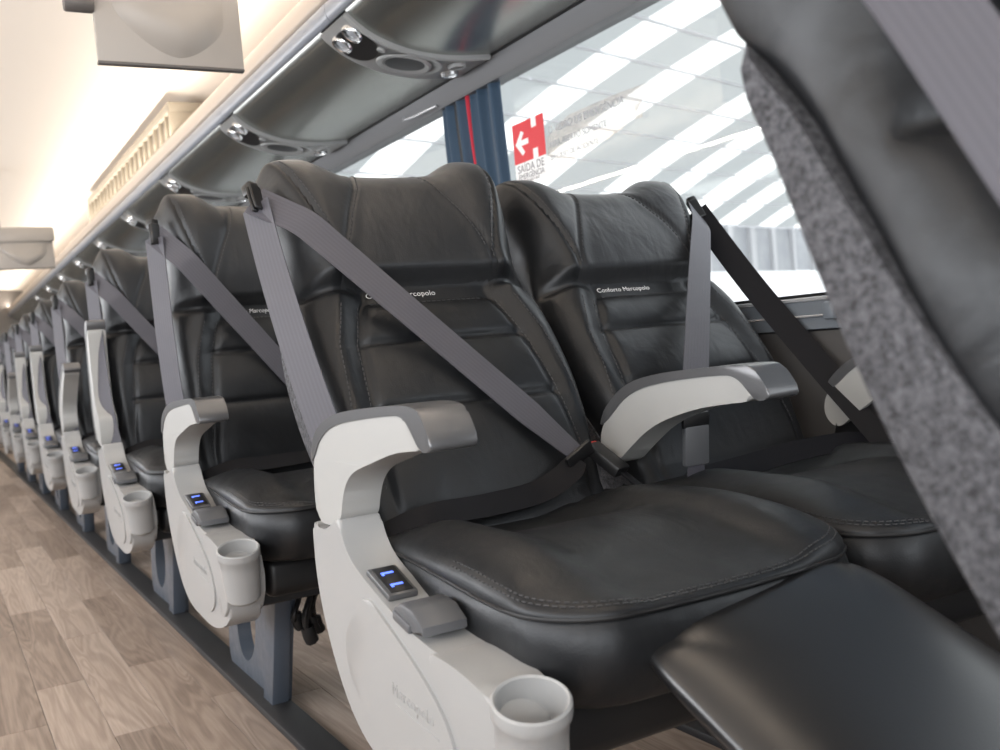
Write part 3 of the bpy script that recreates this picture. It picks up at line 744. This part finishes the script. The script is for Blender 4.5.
    # ---- console and armrest
    if side == 'aisle':
        cn = P('console', 'side_console', console_mesh, PLAST, s)
        P('emboss', 'console_field', emboss_mesh, PLAST, cn); P('bulge', 'console_front', bulge_mesh, PLAST, cn)
        P('cup', 'cup_holder', cup_mesh, PLAST, s)
        ct = P('ctrl', 'seat_control', lambda: mk_box('seat_control', (-.017, -.034, 0), (.022, .034, .009), slope_frame(-.196, -.250), .003), CAP, cn)
        P('ctrlp', 'control_plate', lambda: mk_box('control_plate', (-.012, -.029, .008), (.017, .029, .0102), slope_frame(-.196, -.250), .001), BLACK, cn)
        P('led', 'indicator_light', lambda: led_mesh(), LED, cn)
        P('lever', 'recline_lever', lever_mesh, LEVER, cn); P('leverg', 'lever_grip', lever_grip, LEVER, cn)
        def letter():
            me = text_mesh('raised_lettering', 'Marcopolo', .0215, .0007, 1.15); me.transform(Matrix(((0, 0, -1, CX0-.0036), (-.997, -.078, 0, -.290), (-.078, .997, 0, .352), (0, 0, 0, 1)))); return me
        P('lett', 'raised_lettering', letter, PLAST, cn)
        P('lettb', 'lettering_bar', lambda: mk_box('lettering_bar', (-.0008, -.055, -.0012), (.0008, .055, .0012), Matrix.Translation((CX0-.0036, -.298, .341)) @ Matrix.Rotation(R(4.5), 4, 'X'), .0004, 1), PLAST, cn)
        P('ped', 'pedestal', pedestal_mesh, LEGM, s); P('post', 'pedestal_post', front_post, LEGM, s)
        a = cached('arm1', lambda: arm_meshes('a', ARM1, ARM1CAP, (CX0+CX1)/2, .052))
        o = link('armrest', a[0], s, ARMP); o.location = (0, PIV[0], PIV[1]); o.rotation_euler = (-R(arm), 0, 0); link('armrest_cap', a[1], o, CAP)
    else:
        for j, xc in enumerate((-.234, .236)):
            a = cached('arm2%d' % j, lambda: arm_meshes('b', ARM2, ARM2CAP, xc, .050))
            o = link('armrest', a[0], s, ARMP); o.location = (0, PIV[0]-.035*j, PIV[1]+.004*j); link('armrest_cap', a[1], o, CAP)
        P('wpanel', 'armrest_infill', lambda: winfill(), BLACK, s)
    return s
def winfill():
    bm = bmesh.new(); add_prism(bm, smooth_poly([(-.05, .535), (-.12, .585), (-.24, .622), (-.36, .632), (-.40, .56), (-.40, .36), (-.05, .36)], 1), .220, .252, 'X', .004, 2); return from_bm('armrest_infill', bm)
def led_mesh():
    bm = bmesh.new()
    for yy in (.014, -.014):
        add_box(bm, (-.006, yy-.0017, .0102), (.010, yy+.0017, .0108)); add_box(bm, (-.006, yy-.005, .0100), (-.003, yy-.0017, .0108))
    return xf(from_bm('indicator_light', bm), slope_frame(-.196, -.250))
def belt_guide():
    bm = bmesh.new(); add_box(bm, (-.014, -.012, -.026), (.010, -.007, .022), .002, 1); add_box(bm, (-.008, -.008, .012), (.012, .014, .034), .004, 2); add_box(bm, (-.012, -.004, -.026), (.008, .002, .022), .002, 1)
    return from_bm('belt_guide', bm)

XA, XWN = .702, 1.166
recl = [31, 8, 9.5, 12, 12, 13, 12, 13, 12]
arms = [0, 0, 80, 24, 82, 82, 26, 82, 60]
AL = ['front aisle seat of black leather, reclined, belt across it, large leg rest before it',
      'second aisle seat, upright, whole pale armrest and cup holder visible behind the reclined one',
      'third aisle seat in the row, its armrest folded fully up showing a cream underside',
      'fourth aisle seat in the row, its silver-capped armrest half raised',
      'fifth aisle seat in the row down the aisle, armrest folded up',
      'sixth aisle seat in the row down the aisle, armrest folded up',
      'seventh aisle seat down the aisle, armrest partly lifted, blurred',
      'eighth aisle seat down the aisle, small and blurred',
      'rearmost aisle seat by the far end of the saloon, at the left picture edge']
for k in range(9):
    make_seat(XA, 1.29+.99*k, recl[k], arms[k], AL[k])
make_seat(XWN+.006, 1.305, 35, 0, 'window seat of black leather beside the side window, right of the front aisle seat', 'window')
make_seat(XA, .219, 26, 0, 'out of focus foreground seat back with grey carpeted edge, cut by the right border', bo=.027)
for o in [o for o in COL.objects if o.get('label', '').startswith('front aisle seat')]:
    lr = link('leg_rest', leg_rest_mesh(), o, LEATHER_PAD); lr.location = (.048, -.668, .366); lr.rotation_euler = (R(25), R(-5), R(0))

# ================================================================== THINGS ON WALL, WINDOW AND CEILING
def curtain(name, top, bot, z0, z1, waves, amp, m, label, stripe=None, xo=.006):
    """gathered cloth against the window: (y range) at top and bottom"""
    V, F, FS = [], [], []; nu, nv = 90, 24
    for j in range(nv+1):
        q = j/nv; z = z1+(z0-z1)*q; qq = q**1.6
        a = top[0]*(1-qq)+bot[0]*qq; b = top[1]*(1-qq)+bot[1]*qq
        for i in range(nu+1):
            u = i/nu; V.append((XW+xo+amp*math.sin(u*waves*2*math.pi+.6*math.sin(q*3))*(1-.25*q)+.002*math.sin(u*57), a+(b-a)*(u+.012*math.sin(u*31+q*2)), z))
    for j in range(nv):
        for i in range(nu):
            a = j*(nu+1)+i; (FS if stripe and stripe[0] < (i+.5)/nu < stripe[1] else F).append((a, a+1, a+nu+2, a+nu+1))
    t = empty(name, (XW-.02, (top[0]+top[1])/2, z1)); tag(t, label, 'curtain', 'window curtains')
    off = Vector(t.location)
    for nm, ff, mm in (('curtain_cloth', F, m), ('red_stripe', FS, CURTR)):
        if not ff: continue
        us = sorted({k for f in ff for k in f}); mp = {k: i for i, k in enumerate(us)}
        me = mesh(nm, [Vector(V[k])-off for k in us], [tuple(mp[k] for k in f) for f in ff], True, 0)
        o = link(nm, me, t, mm); sd = o.modifiers.new('thickness', 'SOLIDIFY'); sd.thickness = .0015
    return t
curtain('curtain', (2.365, 2.715), (2.32, 2.61), .79, 1.474, 5.5, .010, CURT, 'navy curtain with a red stripe gathered beside the emergency exit sign', (.47, .585))
cb = curtain('curtain', (.30, 1.37), (.90, 1.225), .745, 1.468, 7, .010, CURTLIT, 'brightly lit blue curtain tied back behind the carpeted foreground seat', None, -.022)
hk = link('curtain_hook', mk_box('curtain_hook', (-.028, -.013, -.016), (.006, .013, .016), Matrix.Identity(4), .005), cb, BAND); hk.location = (0, 1.228-cb.location.y, .752-cb.location.z)

# emergency exit sign on the pane
WM = lambda y, z, x=XW+.019: Matrix(((0, 0, -1, x), (-1, 0, 0, y), (0, 1, 0, z), (0, 0, 0, 1)))
sg = empty('exit_sign', (XW+.019, 2.32, 1.165)); tag(sg, 'red and white emergency exit sign with arrow stuck on the window pane', 'sign')
iv = Matrix.Translation(-Vector(sg.location))
def on_sign(name, me, m, y, z, x=XW+.019): o = link(name, xf(me, iv @ WM(y, z, x)), sg, m); return o
def rect(w, h, d=.0006): bm = bmesh.new(); add_box(bm, (0, 0, 0), (w, h, d)); return from_bm('r', bm)
SY, SZ, SW_ = 2.336, 1.168, .158
on_sign('white_sheet', rect(SW_, .165), SIGNW, SY, SZ)
on_sign('red_field', rect(SW_, .108, .0010), SIGNR, SY, SZ+.057)
bm = bmesh.new()
for q in ([(.012, .052), (.045, .085), (.058, .078), (.042, .060), (.078, .060), (.078, .045), (.042, .045), (.058, .026), (.045, .018)],
          [(.098, .082), (.122, .082), (.122, .108), (.098, .108)], [(.098, 0), (.122, 0), (.122, .026), (.098, .026)]):
    add_prism(bm, q, 0.0011, .0016, 'Z')
on_sign('arrow', from_bm('arrow', bm), SIGNW, SY, SZ+.057)
on_sign('lettering', text_mesh('lettering', 'SAÍDA DE', .030, .0002, 1.05), SIGNG, SY-SW_/2, SZ+.031, XW+.0182)
on_sign('lettering', text_mesh('lettering', 'EMERGÊNCIA', .0215, .0002, 1.0), SIGNG, SY-SW_/2, SZ+.012, XW+.0182)
on_sign('lettering', text_mesh('lettering', 'EMERGENCY EXIT', .010, .0002), SIGNG, SY-SW_/2, SZ+.002, XW+.0182)
fs = empty('window_notice', (XW+.019, 1.96, 1.15)); tag(fs, 'transparent sticker with faint grey lettering on the window right of the exit sign', 'sticker')
iv = Matrix.Translation(-Vector(fs.location))
bm = bmesh.new(); add_prism(bm, smooth_poly([(0, 0), (.16, .03), (.30, .045), (.37, .07), (.42, .115), (.44, .135), (.0, .135)], 1), 0, .0006, 'Z')
o = link('film', xf(from_bm('film', bm), iv @ WM(2.172, 1.165, XW+.0195)), fs, FILM)
for s_, z_, sz in (('O VIDRO DE EMERGÊNCIA', 1.272, .027), ('SERÁ ABERTO SOMENTE', 1.236, .023), ('EM CASO DE ACIDENTE', 1.203, .020)):
    link('lettering', xf(text_mesh('lettering', s_, sz, .0002, 1.0, 'LEFT'), iv @ WM(2.160, z_, XW+.0182)), fs, FAINT)
link('hammer_pictogram', xf(rect(.028, .034, .0004), iv @ WM(1.80, 1.225, XW+.0182)), fs, FILM)

# pelmet hook
hkp = crom([(XW-.020, 2.93, 1.496), (XW-.026, 2.92, 1.487), (XW-.028, 2.85, 1.479), (XW-.027, 2.78, 1.477), (XW-.02, 2.70, 1.477)], 6)
t = tube('curtain_holder', [hkp], .0045, ALU, None, 8); tag(t, 'small bright curtain holder under the grey window pelmet', 'holder')

# ceiling monitors
def monitor(x0, x1, y, z0, z1, label):
    t = empty('ceiling_monitor', ((x0+x1)/2, y, z0)); tag(t, label, 'monitor', 'fold-down ceiling monitors')
    w = (x1-x0)/2; h = z1-z0
    link('monitor_back', mk_box('monitor_back', (-w, 0, .004), (w, .014, h), Matrix.Identity(4), .004), t, MONP)
    link('bottom_edge', mk_box('bottom_edge', (-w, -.001, 0), (w, .018, .007), Matrix.Identity(4), .002), t, MOND)
    link('screen', mk_box('screen', (-w+.015, .014, .02), (w-.015, .017, h-.02), Matrix.Identity(4), .001), t, BLACK)
    V, F = [], []; nu, nv = 32, 14    # bowl-shaped bulge on the back
    for j in range(nv+1):
        q = j/nv
        for i in range(nu+1):
            u = i/nu*2-1; zz = .020 + .085*abs(u-.12)**1.7; z = zz+(h*1.0-zz)*q
            V.append((u*w*.78, -.040*(1-abs(u)**2.4)*math.sin(min(q*3.2, 1)*math.pi/2)**.8*(1-.6*q)+.002, z))
    for j in range(nv):
        for i in range(nu): a = j*(nu+1)+i; F.append((a, a+1, a+nu+2, a+nu+1))
    link('back_bulge', mesh('back_bulge', V, F, True, 0), t, MONP)
    zc = 1.955
    link('hinge_housing', mk_box('hinge_housing', (-w*1.05, -.03, h), (w*1.05, .07, h+.085), Matrix.Identity(4), .012), t, MONP)
    link('ceiling_stem', mk_box('ceiling_stem', (-w*.86, .0, h+.08), (-w*.66, .05, zc-z0), Matrix.Identity(4), .006), t, MOND)
    lathe('hinge_knuckle', [(.001, -.03), (.017, -.03), (.019, -.026), (.019, .026), (.017, .03), (.001, .03)], MOND, t, 20, Matrix.Translation((-w-.028, .004, .128)) @ Matrix.Rotation(R(90), 4, 'Y'))
    link('hinge_arm', mk_box('hinge_arm', (-w-.03, -.004, .13), (-w-.004, .012, h+.02), Matrix.Identity(4), .003), t, MONP)
    return t
monitor(.383, .706, 2.30, 1.428, 1.70, 'taupe fold-down monitor back hanging nearest, cut by the top of the picture')
monitor(.375, .70, 6.3, 1.395, 1.55, 'second fold-down monitor far down the aisle at the left edge')

# beige grille box above the rack
g = empty('air_grille', (1.0, 4.42, 1.746)); tag(g, 'long beige slatted grille box above the luggage rack lip', 'air grille')
def gbox(n, lo, hi, m, b=.004): return link(n, mk_box(n, (lo[0]-1.0, lo[1]-4.42, lo[2]-1.737), (hi[0]-1.0, hi[1]-4.42, hi[2]-1.737), Matrix.Identity(4), b), g, m)
gbox('grille_backing', (1.016, 4.42, 1.735), (1.20, 6.9, 1.868), VENTM)
gbox('top_frame', (1.0, 4.40, 1.850), (1.20, 6.92, 1.892), VENT); gbox('bottom_frame', (1.0, 4.40, 1.735), (1.02, 6.92, 1.748), VENT, .002)
gbox('end_panel', (1.0, 4.405, 1.735), (1.20, 4.425, 1.880), VENT); gbox('end_panel', (1.0, 6.895, 1.735), (1.2, 6.915, 1.88), VENT)
sm_ = mk_box('slat', (-.008, -.006, -.058), (.008, .006, .058), Matrix.Identity(4), .001)
for k in range(19):
    o = link('slat', sm_, g, VENT); o.location = (.010, .095+.127*k, .058); o.scale = (1, 2.6 if k % 6 == 5 else 1.3, 1)

# ================================================================== OUTSIDE: bus hall
PSI = R(-16.1635); K1, K2, A0, LA = .1590126, -.02226524, 12.4958546, .95654152
EA = (math.sin(PSI), math.cos(PSI)); EB = (math.cos(PSI), -math.sin(PSI))
def hp(a, b, dz=0): return (a*EA[0]+b*EB[0], a*EA[1]+b*EB[1], .75+5+K1*a+K2*a*a+dz)
cols = [(4.75, 5.7), (6.75, 7.7), (8.8, 9.75), (10.9, 11.85), (12.92, 13.84), (14.89, 15.83), (17.77, 18.81), (19.83, 20.7), (21.8, 22.98), (23.98, 25.08), (26.3, 27.3), (28.4, 29.4)]
rows = list(range(-2, 11)); th = .06
hall = structure(empty('roof_hall', (0, 0, 0)))
V, F = [], []
def cell(a0_, a1_, b0_, b1_, dz, V, F, n=1):
    k = len(V)
    V += [hp(a0_, b0_, dz), hp(a1_, b0_, dz), hp(a1_, b1_, dz), hp(a0_, b1_, dz)]; F.append((k, k+1, k+2, k+3))
edges = [-8.] + [e for c in cols for e in c] + [34.]
for r_ in rows:
    a1 = A0-r_*LA; a0_ = a1-LA
    for k in range(len(edges)-1):
        if k % 2 == 0: cell(a0_, a1, edges[k], edges[k+1], 0, V, F)
o = link('roof_sheet', mesh('roof_sheet', V, F, False), hall, FRP); o['kind'] = 'stuff'
for r_ in rows[:9]:
    a1 = A0-r_*LA-.035; a0_ = a1-LA+.07
    for b0_, b1_ in cols:
        V, F = [], []; cell(a0_, a1, b0_, b1_, .0, V, F); link('skylight_panel', mesh('skylight_panel', V, F, False), hall, SKYL)
V, F = [], []
for r_ in rows[9:]:
    a1 = A0-r_*LA-.035; a0_ = a1-LA+.07
    for b0_, b1_ in cols: cell(a0_, a1, b0_, b1_, 0, V, F)
o = link('far_skylights', mesh('far_skylights', V, F, False), hall, SKYL); o['kind'] = 'stuff'
for r_ in rows + [rows[-1]+1]:
    a = A0-r_*LA; p, q = Vector(hp(a, -8, -.03)), Vector(hp(a, 34, -.03)); d = (q-p)
    bm = bmesh.new(); add_box(bm, (0, -.03, -.01), (d.length, .03, .03)); me = from_bm('purlin', bm)
    o = link('purlin', me, hall, HROOF); o.location = p; o.rotation_euler = (0, 0, math.atan2(d.y, d.x))
# end wall of the hall with upright ribs, ground, parked van
aE = A0+2*LA+.05; p, q = Vector((aE*EA[0]-8*EB[0], aE*EA[1]-8*EB[1], -1.2)), Vector((aE*EA[0]+34*EB[0], aE*EA[1]+34*EB[1], -1.2)); d = q-p
hw = structure(empty('wall_hall', p)); hw.rotation_euler = (0, 0, math.atan2(d.y, d.x)); hz = hp(aE, 0)[2]+1.2
link('wall_sheet', mk_box('wall_sheet', (0, 0, 0), (42, .1, hz-.02), Matrix.Identity(4), 0), hw, HWALL)
rm = mk_box('wall_rib', (-.09, -.12, 0), (.09, 0, hz-.05), Matrix.Identity(4), 0)
for k in range(34): o = link('wall_rib', rm, hw, HROOF); o.location = (.6+1.23*k, 0, 0); o.scale = (random.uniform(.3, 1.6), 1, 1)
structure(box('ground', (-12, -14, -1.25), (45, 30, -1.2), GROUND))
v = empty('parked_van', (8.2, 8.2, -1.2)); tag(v, 'white van roof seen low through the side window', 'van'); v.rotation_euler = (0, 0, R(18))
prof = smooth_poly([(-.95, .35), (-1.0, .9), (-.97, 1.5), (-.90, 2.1), (-.80, 2.36), (-.6, 2.43), (.6, 2.43), (.80, 2.36), (.90, 2.1), (.97, 1.5), (1.0, .9), (.95, .35)], 2)
bm = bmesh.new(); add_prism(bm, [(a, b) for a, b in prof], -2.6, 2.6, 'Y', .12, 3); xr = Matrix.Rotation(R(90), 4, 'Z')
link('van_body', xf(from_bm('van_body', bm), xr), v, VANW)
for k in range(3): link('van_window', mk_box('van_window', (-2.3+1.55*k, -1.0, 1.62), (-.9+1.55*k, -.915, 2.10), Matrix.Identity(4), .03), v, VANG)
for x_ in (-1.7, 1.7):
    for y_ in (-.85, .85): lathe('wheel', [(.001, -.11), (.3, -.11), (.34, -.08), (.34, .08), (.3, .11), (.001, .11)], BLACK, v, 24, Matrix.Translation((x_, y_, .34)) @ Matrix.Rotation(R(90), 4, 'X'))
